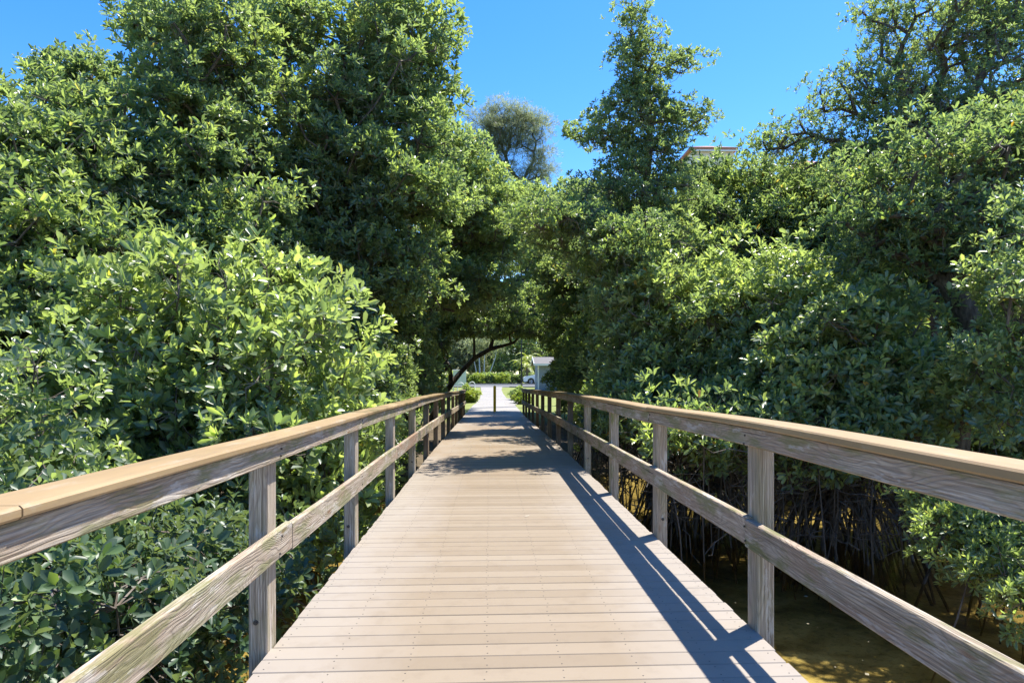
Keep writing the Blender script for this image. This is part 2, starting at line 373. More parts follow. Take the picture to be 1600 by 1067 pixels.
RECT = lambda x0, x1, z0, z1, b: [(x0+b, z0), (x1-b, z0), (x1, z0+b), (x1, z1-b), (x1-b, z1), (x0+b, z1), (x0, z1-b), (x0, z0+b)]
def sweep(name, mat, parent, x0, x1, z0, z1, y0, y1, b=.005, wob=.003, dz0=0., dz1=0., hump=None):
    yc = (y0+y1)/2; ns = max(4, int((y1-y0)/.3)); sec = RECT(x0, x1, z0, z1, b); mb = MB(); ph = random.uniform(0, 9)
    xc, zc = (x0+x1)/2, (z0+z1)/2
    for i in range(ns+1):
        s = i/ns; yy = y0+(y1-y0)*s; oz = zdeck(yy)+dz0*(1-s)+dz1*s+wob*math.sin(yy*1.3+ph); ox = wob*.8*math.sin(yy*.9+ph*2)
        if hump: oz += hump(yy)
        for (px, pz) in sec: mb.v.append((px+ox, yy, pz+oz))
    N = len(sec)
    for i in range(ns):
        for q in range(N):
            q2 = (q+1) % N; mb.f.append((i*N+q, i*N+q2, (i+1)*N+q2, (i+1)*N+q)); mb.t.append(.5)
    mb.f.append(tuple(reversed(range(N)))); mb.f.append(tuple(ns*N+q for q in range(N))); mb.t += [.5, .5]
    return mb.build(name, mat, parent, (xc, yc, zc))
def make_post(mat, parent, x0, x1, y, ztop, bolt_side):
    mb = MB(); mb.box(x0, x1, y, y+.14, -1.9, ztop, .006)
    p = mb.build('post', mat, parent, ((x0+x1)/2, y+.07, 0))
    if bolt_side:
        b = MB(); yf = y-.002
        for zz in (.16+random.uniform(-.02, .02),):
            cx = (x0+x1)/2+random.uniform(-.01, .01)
            b.tube([(cx, y+.004, zz), (cx, yf-.004, zz)], .012, 10); b.tube([(cx, yf-.004, zz), (cx, yf-.010, zz)], .006, 6)
        o = b.build('bolt', M['screw'], None, (cx, y, zz)); o.parent = p; o.location = (cx-p.location.x-parent.location.x, y-p.location.y-parent.location.y, zz-p.location.z-parent.location.z)
    sg = 1 if x0 < 0 else -1; xf = (-1.026+.0025) if x0 < 0 else (1.338-.0025)
    for zz in (.47, .54, ztop-.075, ztop-.03):
        if y > 16: break
        yn, zn = y+.07+random.uniform(-.03, .03), zz+(zdeck(y) if zz < .6 else 0)+random.uniform(-.008, .008)
        n_ = MB(); n_.tube([(xf-sg*.006, yn, zn), (xf+sg*.0035, yn, zn)], .0055, 8)
        o = n_.build('nail', M['screw'], None, (xf, yn, zn)); o.parent = p
        o.location = (xf-p.location.x-parent.location.x, yn-p.location.y-parent.location.y, zn-p.location.z-parent.location.z)
    return p
hump = lambda yy: .022*math.exp(-((yy-3.2)/1.6)**2)
rl = empty('wooden_railing', (-1.1, 0, 0), 'weathered grey wooden railing with tan cap along the left edge of the boardwalk', 'railing', 'railings along the boardwalk')
rr = empty('wooden_railing', (1.42, 0, 0), 'mossy brown wooden railing with tan cap along the right edge beside open water', 'railing', 'railings along the boardwalk')
PL = [-.95, 1.2]+[3.34+2.15*k for k in range(13)]; PR = [-.75, 1.4]+[3.54+2.17*k for k in range(13)]
for k, y in enumerate(PL):
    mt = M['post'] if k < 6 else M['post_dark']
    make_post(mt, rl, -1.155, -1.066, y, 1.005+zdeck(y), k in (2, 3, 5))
for k, y in enumerate(PR):
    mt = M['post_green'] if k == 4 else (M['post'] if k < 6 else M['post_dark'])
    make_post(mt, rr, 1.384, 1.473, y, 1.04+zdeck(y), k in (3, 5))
def chain(parent, name, ys_, x0, x1, z0, z1, mats, b, jit, hump=None, wob=.003):
    for k in range(len(ys_)-1):
        a, c_ = random.uniform(-jit, jit), random.uniform(-jit, jit)
        o = sweep(name, mats[min(k, len(mats)-1)], parent, x0, x1, z0, z1, ys_[k]+.0015, ys_[k+1]-.0015, b, wob, a, c_, hump)
RM = M['rail']; RMO = M['rail_moss']
chain(rl, 'mid_rail', [-.9, 3.62, 7.7, 9.86, 14.15, 18.4, 22.7, 27, 29.3], -1.064, -1.026, .43, .57, [RM, RM, M['rail_red'], RM, RMO, RM, RMO], .005, .006)
chain(rl, 'top_rail', [-.9, 1.27, 5.56, 9.86, 14.15, 18.4, 22.7, 27, 29.3], -1.064, -1.026, .915, 1.006, [RM], .005, .003)
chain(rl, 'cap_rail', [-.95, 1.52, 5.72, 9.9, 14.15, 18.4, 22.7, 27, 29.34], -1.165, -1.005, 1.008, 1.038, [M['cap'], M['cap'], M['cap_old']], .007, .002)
chain(rr, 'mid_rail', [-.7, 3.6, 7.95, 12.3, 16.6, 20.9, 25.3, 29.65], 1.338, 1.382, .435, .580, [RMO, RM, RMO], .005, .006)
chain(rr, 'top_rail', [-.7, 1.5, 5.8, 10.1, 14.45, 18.8, 23.1, 29.65], 1.338, 1.382, .945, 1.04, [RMO, RM, RM, RMO], .005, .003, hump)
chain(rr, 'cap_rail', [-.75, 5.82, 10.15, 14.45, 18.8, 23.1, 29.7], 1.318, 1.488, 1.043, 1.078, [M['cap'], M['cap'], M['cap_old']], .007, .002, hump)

# ------------------------------------------------------------------ foliage
def unit(a): return a/(np.linalg.norm(a, axis=-1, keepdims=True)+1e-9)
TM = dict(
 hi=(np.array([(0,0,0),(.16,.04,0),(.45,.40,.07),(.78,.46,.03),(1.0,0,-.10),(.78,-.46,.03),(.45,-.40,.07),(.16,-.04,0),(.45,0,-.02),(.78,0,-.05)], float),
     np.array([(0,1,8,7),(1,2,8,8),(2,3,9,8),(3,4,9,9),(7,8,6,6),(8,9,5,6),(9,4,5,5)])),
 mid=(np.array([(0,0,0),(.38,.42,.06),(.80,.44,.02),(1.0,0,-.10),(.80,-.44,.02),(.38,-.42,.06)], float), np.array([(0,1,2,3),(0,3,4,5)])),
 lo=(np.array([(0,0,0),(.55,.5,.05),(1.0,0,-.08),(.55,-.5,.05)], float), np.array([(0,1,2,3)])),
)
TM['hi'] = (TM['hi'][0], np.array([(0,1,8,7),(1,2,3,8),(8,3,4,9),(7,8,5,6),(8,9,4,5)]))
def leaves(P, A, L, Wd, k, lod, tone, tmin=30, tmax=82, droop=0.0):
    """rosettes of k leaves at P with axes A -> verts, quads, tone"""
    R = len(P); A = unit(A)
    ref = np.where(np.abs(A[:, 2:3]) < .9, np.array([[0, 0, 1.]]), np.array([[1., 0, 0]]))
    e1 = unit(np.cross(A, ref)); e2 = np.cross(A, e1)
    ph = rng.uniform(0, 6.28, (R, 1))+np.arange(k)[None]*2.39996+rng.normal(0, .25, (R, k))
    ti = np.radians(tmin+(tmax-tmin)*(np.arange(k)[None]+rng.uniform(0, 1, (R, k)))/k)
    rad = np.cos(ph)[..., None]*e1[:, None]+np.sin(ph)[..., None]*e2[:, None]
    D = np.cos(ti)[..., None]*A[:, None]+np.sin(ti)[..., None]*rad; D[..., 2] -= droop; D = unit(D)
    N = unit(A[:, None]-np.sum(A[:, None]*D, -1, keepdims=True)*D+rng.normal(0, .28, (R, k, 3)))
    S = unit(np.cross(D, N)); N = np.cross(S, D)
    Ls = L*rng.uniform(.65, 1.2, (R, k)); D = D.reshape(-1, 3); S = S.reshape(-1, 3); N = N.reshape(-1, 3); Ls = Ls.reshape(-1)
    B = np.repeat(P, k, 0)+rng.normal(0, L*.12, (R*k, 3))
    T, Fq = TM[lod]; nv = len(T); ws = Wd*rng.uniform(.8, 1.15, R*k)
    V = B[:, None]+Ls[:, None, None]*(T[None, :, 0:1]*D[:, None]+T[None, :, 1:2]*ws[:, None, None]*S[:, None]+T[None, :, 2:3]*N[:, None])
    Q = (Fq[None]+(np.arange(R*k)*nv)[:, None, None]).reshape(-1, 4)
    young = 1-np.tile(np.arange(k)/max(1, k-1), R)
    t = np.repeat(tone, k)*.55+.34*young-.04+rng.normal(0, .15, R*k); t = np.clip(t, 0, .96)
    t[rng.uniform(size=R*k) < .006] = rng.uniform(.975, 1)
    return V.reshape(-1, 3), Q, np.repeat(t, len(Fq))

def skeleton(base, clumps, rt, trunk_top, spine=None):
    """greedy branching from the base to every clump; returns list of polylines with radii"""
    nodes = [np.array(base, float)]; par = [-1]
    top = np.array(trunk_top, float); nseg = 6
    side = rng.normal(0, .12, (nseg, 3))
    if spine is not None:
        for q in spine: nodes.append(np.array(q, float)); par.append(len(nodes)-2)
        nseg = 0; top = np.array(spine[len(spine)//2], float)
    for i in range(1, nseg+1):
        s = i/nseg; p = np.array(base)*(1-s)+top*s; p = p+side[i-1]*np.array([1, 1, .2])*(1 if i < nseg else .3)
        nodes.append(p); par.append(len(nodes)-2)
    order = np.argsort(np.linalg.norm(clumps-top, axis=1))
    arr = np.array(nodes)
    dist0 = [0]*len(nodes)
    nodes = list(arr); depth = {i: i for i in range(len(nodes))}
    cost = [0.0]
    for i in range(1, len(nodes)): cost.append(cost[-1]+np.linalg.norm(nodes[i]-nodes[i-1]))
    for ci in order:
        c = clumps[ci]; A = np.array(nodes); d = np.linalg.norm(A-c, axis=1); sc_ = d*1.0+np.array(cost)*.35
        sc_[0:2] += 5
        j = int(np.argmin(sc_)); p0 = nodes[j]; dd = np.linalg.norm(c-p0); k = 1 if dd < .45 else (2 if dd < 1.0 else 3)
        prev = j
        for i in range(1, k+1):
            s = i/k; p = p0*(1-s)+c*s
            if i < k: p = p+rng.normal(0, .09*dd, 3)+np.array([0, 0, -.08*dd*math.sin(s*3.14)])
            nodes.append(p); par.append(prev); cost.append(cost[prev]+dd/k); prev = len(nodes)-1
    n = len(nodes); wgt = np.zeros(n)
    kids = [0]*n
    for i in range(n-1, 0, -1):
        if wgt[i] == 0: wgt[i] = 1
        wgt[par[i]] += wgt[i]
    rad = rt*(wgt/wgt[0])**.46; rad = np.maximum(rad, .006)
    return np.array(nodes), par, rad

def tubes_np(segs, r0, r1, sides=4):
    A, B = segs[:, 0], segs[:, 1]; t = unit(B-A); ref = np.where(np.abs(t[:, 2:3]) < .9, np.array([[0, 0, 1.]]), np.array([[1., 0, 0]]))
    a = unit(np.cross(t, ref)); b = np.cross(t, a); g = np.arange(sides)*2*math.pi/sides
    ring = np.cos(g)[None, :, None]*a[:, None]+np.sin(g)[None, :, None]*b[:, None]
    V = np.concatenate([A[:, None]+ring*r0[:, None, None], B[:, None]+ring*r1[:, None, None]], 1)
    k = np.arange(sides); k2 = (k+1) % sides
    Q = np.stack([k, k2, k2+sides, k+sides], 1)[None]+(np.arange(len(A))*2*sides)[:, None, None]
    return V.reshape(-1, 3), Q.reshape(-1, 4)

def sample_blob(b, rc):
    """clump centres through one ellipsoid, most of them near its skin"""
    c = np.array(b[:3], float); r = np.array(b[3:6], float); r = np.maximum(r-.5*rc, r*.45); dens = b[6] if len(b) > 6 else 1.0
    area = 4*math.pi*(((r[0]*r[1])**1.6+(r[0]*r[2])**1.6+(r[1]*r[2])**1.6)/3)**(1/1.6)
    n = int(area/(rc*rc*1.3)*dens)
    out = []
    tries = 0
    while len(out) < n and tries < n*8:
        tries += 1
        d = unit(rng.normal(size=3)); s = rng.uniform(.72, 1.05) if rng.uniform() < .72 else rng.uniform(.25, .75)
        lump = 1+.15*math.sin(d[0]*5+c[0])*math.sin(d[1]*5+c[1]*2)+.10*math.sin(d[2]*7+c[2]*3)
        p = c+d*r*s*lump
        if all(np.sum((p-q)**2) > (rc*.62)**2 for q in out): out.append(p)
    return np.array(out)

NLEAF = [0]
def tree(name, label, cat, base, blobs, group=None, leaf=.128, wid=.36, k=7, lod='mid', rc=.42, ros=25, mat='leaf', trunk=.09, top=None,
         zmin=-.95, roots=0, twigs=5, upbias=.55, clear=None, droop=0.0, bark='bark', rootspread=1.3, spine=None, nopath=True, tmax=80, tangle=0):
    cl = np.concatenate([sample_blob(b, rc) for b in blobs])
    cl = cl[cl[:, 2] > zmin]
    # nothing grows through the walkway
    bad = (cl[:, 0] > -1.3-rc*.5) & (cl[:, 0] < 1.6+rc*.5) & (cl[:, 1] < 31) & (cl[:, 2] < 2.6+rc*.6)
    if nopath: cl = cl[~bad]
    if clear is not None: cl = cl[~clear(cl)]
    base = np.array(base, float)
    if top is None or spine is not None:
        cc = cl.mean(0); top = base*.35+cc*.65; top[2] = base[2]+(cc[2]-base[2])*.75
    nodes, par, rad = skeleton(base, cl, trunk, top, spine)
    t = empty(name, tuple(base), label, cat, group)
    off = base[None]
    segs = np.array([(nodes[par[i]], nodes[i]) for i in range(1, len(nodes))]); r1 = rad[1:]; r0 = np.array([min(rad[par[i]], rad[i]*1.6) for i in range(1, len(nodes))])
    big = r1 > .022
    V1, Q1 = tubes_np(segs[big]-off, r0[big], r1[big], 7); V2, Q2 = tubes_np(segs[~big]-off, r0[~big], r1[~big], 4)
    trunk_o = link('trunk', mesh_np('trunk', np.concatenate([V1, V2]), np.concatenate([Q1, Q2+len(V1)]), smooth=True), M[bark], t)
    # rosettes on every clump
    n = len(cl); rr_ = rc*rng.uniform(.65, 1.25, n); ctone = rng.uniform(.1, 1.0, n)
    allc = cl.mean(0)
    P = np.repeat(cl, ros, 0); D = unit(rng.normal(size=(n*ros, 3))); D[:, 2] = np.abs(D[:, 2])*.9+.1*D[:, 2]-.28
    D = unit(D); rad_ = np.repeat(rr_, ros)*rng.uniform(.45, 1.0, n*ros)**.6
    outw = unit(P-allc[None])
    el = unit(unit(cl-allc[None])+rng.normal(0, .65, cl.shape)+np.array([0, 0, .25])); es = rng.uniform(-.1, 1.1, n)     # shoots: clumps drawn out along their branch
    al = np.sum(D*el[np.repeat(np.arange(n), ros)], 1, keepdims=True)
    D2 = D+el[np.repeat(np.arange(n), ros)]*al*np.repeat(es, ros)[:, None]; sq = np.array([.95, .95, .8])
    P = P+D2*rad_[:, None]*sq+outw*(np.repeat(rr_, ros)*.15)[:, None]
    A = unit(D*.75+outw*.35+np.array([0, 0, upbias])+rng.normal(0, .28, P.shape))
    keep = P[:, 2] > zmin-.05
    keep &= ~((P[:, 0] > -1.28) & (P[:, 0] < 1.58) & (P[:, 1] < 31) & (P[:, 2] < 2.6))
    P, A = P[keep], A[keep]; tn = np.clip(np.repeat(ctone, ros)[keep]*.8+rng.normal(0, .1, keep.sum()), 0, 1)
    V, Q, tt = leaves(P-off, A, leaf, wid, k, lod, tn, tmin=22, tmax=tmax, droop=droop)
    NLEAF[0] += len(P)*k
    link('crown', mesh_np('crown', V, Q, tt, smooth=(lod == 'hi')), M[mat], t)
    if twigs:
        idx = rng.integers(0, n, n*twigs); a = cl[idx]; d = unit(rng.normal(size=a.shape)); b = a+d*(rr_[idx]*rng.uniform(.6, 1.1, len(idx)))[:, None]
        mid = (a+b)/2+rng.normal(0, .05, a.shape)
        ok = (b[:, 2] > zmin) & ~((b[:, 0] > -1.2) & (b[:, 0] < 1.5) & (b[:, 1] < 31) & (b[:, 2] < 2.1)); a, b, mid = a[ok], b[ok], mid[ok]
        s2 = np.concatenate([np.stack([a, mid], 1), np.stack([mid, b], 1)]); m_ = len(a)
        V, Q = tubes_np(s2-off, np.concatenate([np.full(m_, .006), np.full(m_, .0045)]), np.concatenate([np.full(m_, .0045), np.full(m_, .002)]), 3)
        link('twigs', mesh_np('twigs', V, Q), M['twig'], t)
    if tangle:
        lo = cl[cl[:, 2] < np.percentile(cl[:, 2], 35)]; idx = rng.integers(0, len(lo), tangle); a = lo[idx]+rng.normal(0, .35, (tangle, 3))
        a[:, 2] = np.clip(rng.uniform(-.75, .45, tangle), -.8, 1); d = unit(rng.normal(size=a.shape)*np.array([1, 1, .7])); L = rng.uniform(.15, .5, tangle)[:, None]
        b = a+d*L; mid = (a+b)/2+rng.normal(0, .04, a.shape); c2 = b+unit(d+rng.normal(0, .7, a.shape))*L*.6
        ok = (np.minimum(a[:, 0], np.minimum(b[:, 0], c2[:, 0])) > 1.6) | (c2[:, 0] < -1.5); a, b, mid, c2 = a[ok], b[ok], mid[ok], c2[ok]; m_ = len(a)
        V, Q = tubes_np(np.concatenate([np.stack([a, mid], 1), np.stack([mid, b], 1), np.stack([b, c2], 1)])-off, np.concatenate([np.full(m_, .008), np.full(m_, .0065), np.full(m_, .004)]), np.concatenate([np.full(m_, .0065), np.full(m_, .004), np.full(m_, .002)]), 4)
        tag(link('dead_twigs', mesh_np('dead_twigs', V, Q), M['root'], t), kind='stuff')
    if roots:
        mb = MB()
        for i in range(roots):
            if i % 3 == 2:      # hanging aerial roots from the lower limbs
                c0 = cl[rng.integers(n)]; lo = cl[np.argsort(cl[:, 2])[:max(4, n//4)]]; c0 = lo[rng.integers(len(lo))]+rng.normal(0, .2, 3)
                e = c0+np.array([rng.normal(0, .25), rng.normal(0, .25), 0]); e[2] = gz(e[0], e[1])-.05
                if -1.7 < min(e[0], c0[0]+2) and min(e[0], c0[0]) < 1.9 and max(e[0], c0[0]) > -1.7 and e[1] < 31: continue
                mid = (c0+e)/2+rng.normal(0, .08, 3); mb.tube([c0, mid, e], [.008, .011, .009], 4, cap=False)
            else:
                an = rng.uniform(0, 6.283); ln = rng.uniform(.35, 1)*rootspread; hz = rng.uniform(.25, .95)*(1.0 if base[2] < -.8 else .6)
                st = base+np.array([rng.normal(0, .25), rng.normal(0, .25), 0]); st[2] = -1.1+.35+hz
                e = st+np.array([math.cos(an)*ln, math.sin(an)*ln, 0]); e[2] = gz(e[0], e[1])-.08
                if -1.7 < e[0] < 1.9 and e[1] < 30: continue
                pts = []
                for s in np.linspace(0, 1, 6):
                    p = st+(e-st)*s; p[2] = st[2]+(e[2]-st[2])*s**2.2; p[:2] += rng.normal(0, .02, 2); pts.append(p)
                r = rng.uniform(.011, .027); mb.tube(pts, [r*1.2, r*1.1, r, r, r*.9, r*.8], 5, cap=False)
        v = np.array(mb.v)-off; me = mesh_np('prop_roots', v, np.array(mb.f), smooth=True); link('prop_roots', me, M['root'], t)
    return t
def blob(u, v, d, ru, rd, rv, dens=1.0):
    """crown ellipsoid: centre seen at (u, v) d metres away, radii in metres across, in depth, in height"""
    p = W(u, v, d); return (p[0], p[1], p[2], ru, rd, rv, dens)
#TREES
# --- left of the walkway, near to far
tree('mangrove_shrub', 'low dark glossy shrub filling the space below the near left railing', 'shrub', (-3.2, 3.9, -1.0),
     [(-3.15, 3.9, -.15, 1.5, 1.9, 1.0), (-2.3, 5.4, -.35, .9, 1.3, .75)], leaf=.10, wid=.42, k=7, lod='hi', rc=.36, ros=26, mat='leaf_shaded', trunk=.05, twigs=7, zmin=-1.0)
tree('mangrove_shrub', 'leafy shrub rising just above the near end of the left handrail', 'shrub', (-4.6, 5.2, -1.0),
     [(-4.3, 5.3, .35, 1.6, 1.5, 1.15), (-5.6, 6.6, .6, 1.5, 1.3, 1.4)], leaf=.10, wid=.44, k=7, lod='hi', rc=.38, ros=22, trunk=.06, twigs=6)
tree('mangrove_bush', 'bright rounded bush with pale leaf tips behind the left handrail', 'bush', (-2.9, 8.6, -1.0),
     [(-2.75, 8.3, 1.0, 1.55, 1.5, 1.75), (-3.9, 8.0, .9, 1.2, 1.2, 1.5), (-2.0, 8.6, .2, .75, 1.4, 1.2)], leaf=.165, wid=.36, k=8, lod='hi', rc=.40, ros=17, mat='leaf_lite', tmax=68, trunk=.08, twigs=6, roots=20)
tree('mangrove_tree', 'broad dark mangrove tree at the left edge behind the handrail shrub', 'tree', (-6.9, 9.3, -1.0),
     [blob(80, 470, 9.0, 1.7, 1.4, 1.6), blob(10, 300, 9.8, 1.9, 1.6, 1.45), blob(150, 330, 10.5, 1.6, 1.6, 1.6)], trunk=.12, ros=30, group='mangroves along the left side')
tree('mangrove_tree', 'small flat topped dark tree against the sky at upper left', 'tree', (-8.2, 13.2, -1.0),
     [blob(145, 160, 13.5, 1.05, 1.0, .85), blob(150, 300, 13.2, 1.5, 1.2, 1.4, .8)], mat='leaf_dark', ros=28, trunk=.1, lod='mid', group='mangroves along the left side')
tree('mangrove_tree', 'tall windswept bright green mangrove left of the twin tall crowns', 'tree', (-5.0, 11.4, -1.0),
     [blob(330, 110, 11.6, 1.15, 1.3, 1.35), blob(300, 260, 11.2, 1.35, 1.5, 1.3), blob(240, 55, 11.8, .55, .6, .5), blob(360, 390, 11.2, 1.5, 1.4, 1.2)], mat='leaf', trunk=.13, ros=34, group='mangroves along the left side')
tree('mangrove_tree', 'tallest mangrove on the left, its two domed tops meeting the sky', 'tree', (-2.9, 13.3, -1.0),
     [blob(460, 60, 13.4, .75, 1.0, 1.1), blob(625, 90, 13.6, 1.35, 1.4, 1.7), blob(480, 250, 13.0, 1.6, 1.5, 1.6), blob(610, 290, 13.0, 1.5, 1.5, 1.5), blob(560, 420, 13.2, 1.7, 1.4, 1.2)], trunk=.15, ros=34, mat='leaf', group='mangroves along the left side')
tree('mangrove_tree', 'leafy mangrove whose sloping crown runs down toward the path opening', 'tree', (-2.3, 17.4, -1.0),
     [blob(690, 300, 17.2, 1.35, 1.6, 1.6), blob(700, 400, 19.5, 1.3, 1.4, 1.3), blob(830, 330, 19, .8, 1, .9), blob(760, 350, 18.0, 1.25, 1.6, 1.3), blob(600, 470, 16.5, 1.4, 1.5, 1.4), blob(720, 450, 18, 1.2, 1.6, .9), blob(640, 560, 16.8, .9, 1.6, 1.5)], trunk=.15, ros=30, mat='leaf_lite', roots=30, group='mangroves along the left side')
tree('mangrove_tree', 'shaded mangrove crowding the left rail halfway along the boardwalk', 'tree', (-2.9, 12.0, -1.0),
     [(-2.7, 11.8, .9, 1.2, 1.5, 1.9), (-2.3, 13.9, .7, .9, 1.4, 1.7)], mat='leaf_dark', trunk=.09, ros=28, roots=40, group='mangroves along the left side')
tree('mangrove_tree', 'mangrove behind the bright rounded bush, twiggy and grey green', 'tree', (-5.1, 10.2, -1.0),
     [blob(300, 430, 10.8, 1.5, 1.1, 1.3), blob(170, 500, 10.4, 1.4, 1.1, 1.5)], trunk=.1, ros=26, twigs=9, group='mangroves along the left side')
# --- right of the walkway
tree('mangrove_tree', 'tall narrow columnar tree standing alone against the sky right of the path', 'tree', (3.1, 13.3, -1.2),
     [blob(992, 28, 13, .36, .36, .55, 1.2), blob(998, 105, 13, .52, .5, .7, 1.2), blob(1000, 190, 13, .78, .7, .85, 1.1), blob(1068, 95, 13.2, .5, .4, .38), blob(1072, 195, 13.0, .55, .5, .5), blob(932, 215, 13, .5, .45, .45),
      blob(1005, 300, 13.1, 1.15, 1.0, .9), blob(985, 395, 13.2, 1.3, 1.1, .9), (1.5, 12.3, 4.0, 1.05, .9, .6, .8), (.95, 11.5, 3.9, .7, .6, .42, .8), (2.3, 11.5, 3.6, .8, .7, .6)], leaf=.085, rc=.33, ros=30, trunk=.12, mat='leaf', top=(3.0, 13.1, 7.2))
tree('mangrove_bush', 'bright low bush reaching over the creek behind the middle of the right railing', 'bush', (3.6, 11.6, -1.4),
     [blob(1010, 470, 12.0, 1.1, 1.2, 1.2), blob(1130, 500, 11.2, 1.35, 1.2, 1.2), blob(1040, 590, 11.6, 1.2, 1.2, .75), blob(1150, 640, 10.9, 1.3, 1.0, .75), blob(1060, 670, 12.2, 1.1, .9, .6), blob(1095, 668, 9.6, .95, .7, .5), blob(1120, 712, 9.8, .9, .5, .4), blob(1010, 650, 10.6, .7, .7, .45)], zmin=-.6, tangle=450, roots=110, rootspread=1.3, mat='leaf_lite', trunk=.1, leaf=.13, rc=.42, ros=26)
tree('mangrove_bush', 'rounded sunlit bush with arching prop roots in the creek at right', 'bush', (5.3, 10.2, -1.4),
     [blob(1250, 500, 10.4, 1.3, 1.2, 1.0), blob(1340, 560, 9.6, 1.4, 1.2, 1.05), blob(1230, 600, 9.8, 1.0, 1.0, .7), blob(1440, 620, 9.2, 1.2, 1.1, .7), blob(1290, 660, 10.3, 1.2, .8, .6), blob(1410, 690, 10.2, 1.1, .8, .55), blob(1225, 672, 9.2, .95, .7, .5), blob(1270, 715, 9.6, .9, .5, .4), blob(1370, 730, 9.4, .8, .5, .4), blob(1345, 690, 8.9, .9, .7, .5)], zmin=-.6, tangle=450, roots=120, rootspread=1.3, mat='leaf_lite', trunk=.1, leaf=.14, lod='hi', rc=.4, ros=24)
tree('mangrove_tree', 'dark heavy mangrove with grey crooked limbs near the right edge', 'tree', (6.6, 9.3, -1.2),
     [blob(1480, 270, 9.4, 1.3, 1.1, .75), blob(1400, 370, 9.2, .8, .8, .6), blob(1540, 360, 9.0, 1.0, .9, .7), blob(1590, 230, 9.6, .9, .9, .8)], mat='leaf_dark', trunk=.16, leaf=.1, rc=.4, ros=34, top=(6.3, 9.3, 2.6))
tree('mangrove_tree', 'tall open crowned tree at upper right with sky showing between its branches', 'tree', (8.2, 12.8, -1.0),
     [blob(1480, 50, 12.8, 1.5, 1.2, 1.0, .75), blob(1560, 130, 12.4, 1.4, 1.2, 1.3, .8), blob(1370, 130, 12.8, .95, .9, .7, .8), blob(1250, 210, 13, .75, .6, .45, .8), blob(1330, 250, 13, .9, .8, .7, .8), blob(1400, 20, 12.8, .7, .7, .5, .8), blob(1590, -20, 12.6, 1.2, 1, .8, .8), blob(1215, 215, 13, .55, .5, .45, .9), blob(1300, 150, 13, .5, .5, .45, .8), blob(1450, 150, 12.4, 1.0, .9, .8, .7), blob(1380, 215, 12.6, 1.1, .9, .8, .8), blob(1500, 215, 12.4, 1.2, .9, .8, .8)],
     leaf=.085, rc=.4, ros=24, trunk=.17, twigs=12, top=(8.3, 12.8, 5.5))
tree('mangrove_bush', 'pale green leafy bush cut by the right edge of the photo above the handrail', 'bush', (6.4, 7.6, -1.2),
     [blob(1630, 470, 7.6, .8, .8, .9), blob(1620, 620, 7.6, .8, .8, .6)], mat='leaf_lite', leaf=.105, lod='hi', rc=.36, ros=26, trunk=.06, zmin=-.2, roots=16)
tree('mangrove_shrub', 'low drooping shrub hanging over the water at the lower right corner', 'shrub', (6.0, 6.9, -1.3),
     [blob(1570, 845, 6.7, .65, .7, .40), blob(1505, 805, 7.0, .42, .5, .26), blob(1650, 920, 6.2, .6, .7, .4), blob(1620, 800, 7, .7, .7, .4)], mat='leaf_lite', leaf=.095, wid=.26, k=10, lod='hi', rc=.28, ros=28, tmax=65, trunk=.04, zmin=-1.05, roots=12)
tree('mangrove_tree', 'bushy mangrove behind the sunlit creek bush, below the tiled rooftop', 'tree', (6.2, 14.8, -1.0),
     [blob(1180, 335, 15, 1.8, 1.4, 1.25), blob(1100, 330, 15.5, 1.0, 1, 1.0), blob(1260, 330, 15, 1.3, 1, 1.0), blob(1290, 370, 14.5, 1.7, 1.4, 1.5), blob(1160, 420, 14.4, 1.5, 1.2, 1.2), blob(1370, 430, 13.5, 1.6, 1.3, 1.6)], trunk=.14, ros=30, twigs=9)
tree('mangrove_tree', 'dense mangrove crowding the right rail near the path opening', 'tree', (3.3, 19.5, -1.0),
     [blob(915, 440, 19, 1.2, 1.7, 1.5), blob(960, 530, 17, 1.1, 1.8, 1.4), blob(900, 330, 20, .9, 1.2, .9), blob(935, 600, 18.5, 1.0, 2.2, 1.1), blob(908, 570, 24.5, 1.25, 1.4, 1.3, 1.2), blob(900, 500, 23, 1.2, 1.4, 1.2), blob(888, 555, 25.5, .8, .8, .8)], trunk=.12, ros=32, roots=40, mat='leaf')
tree('mangrove_tree', 'mangrove thicket between the columnar tree and the bright low bush', 'tree', (3.9, 15.0, -1.2),
     [blob(1020, 600, 14.5, 1.2, 1.3, .9), blob(1110, 640, 14, 1.4, 1.2, .7), blob(960, 640, 13.5, .7, 1.6, .8), (2.3, 16.3, 4.1, 1.0, 1.0, .6, .7), (2.1, 19.6, 4.3, 1.0, 1.0, .6, .7), (2.0, 22.8, 4.2, 1.0, 1.0, .6, .7)], mat='leaf', trunk=.09, ros=24, roots=60, zmin=-.6, tangle=500)

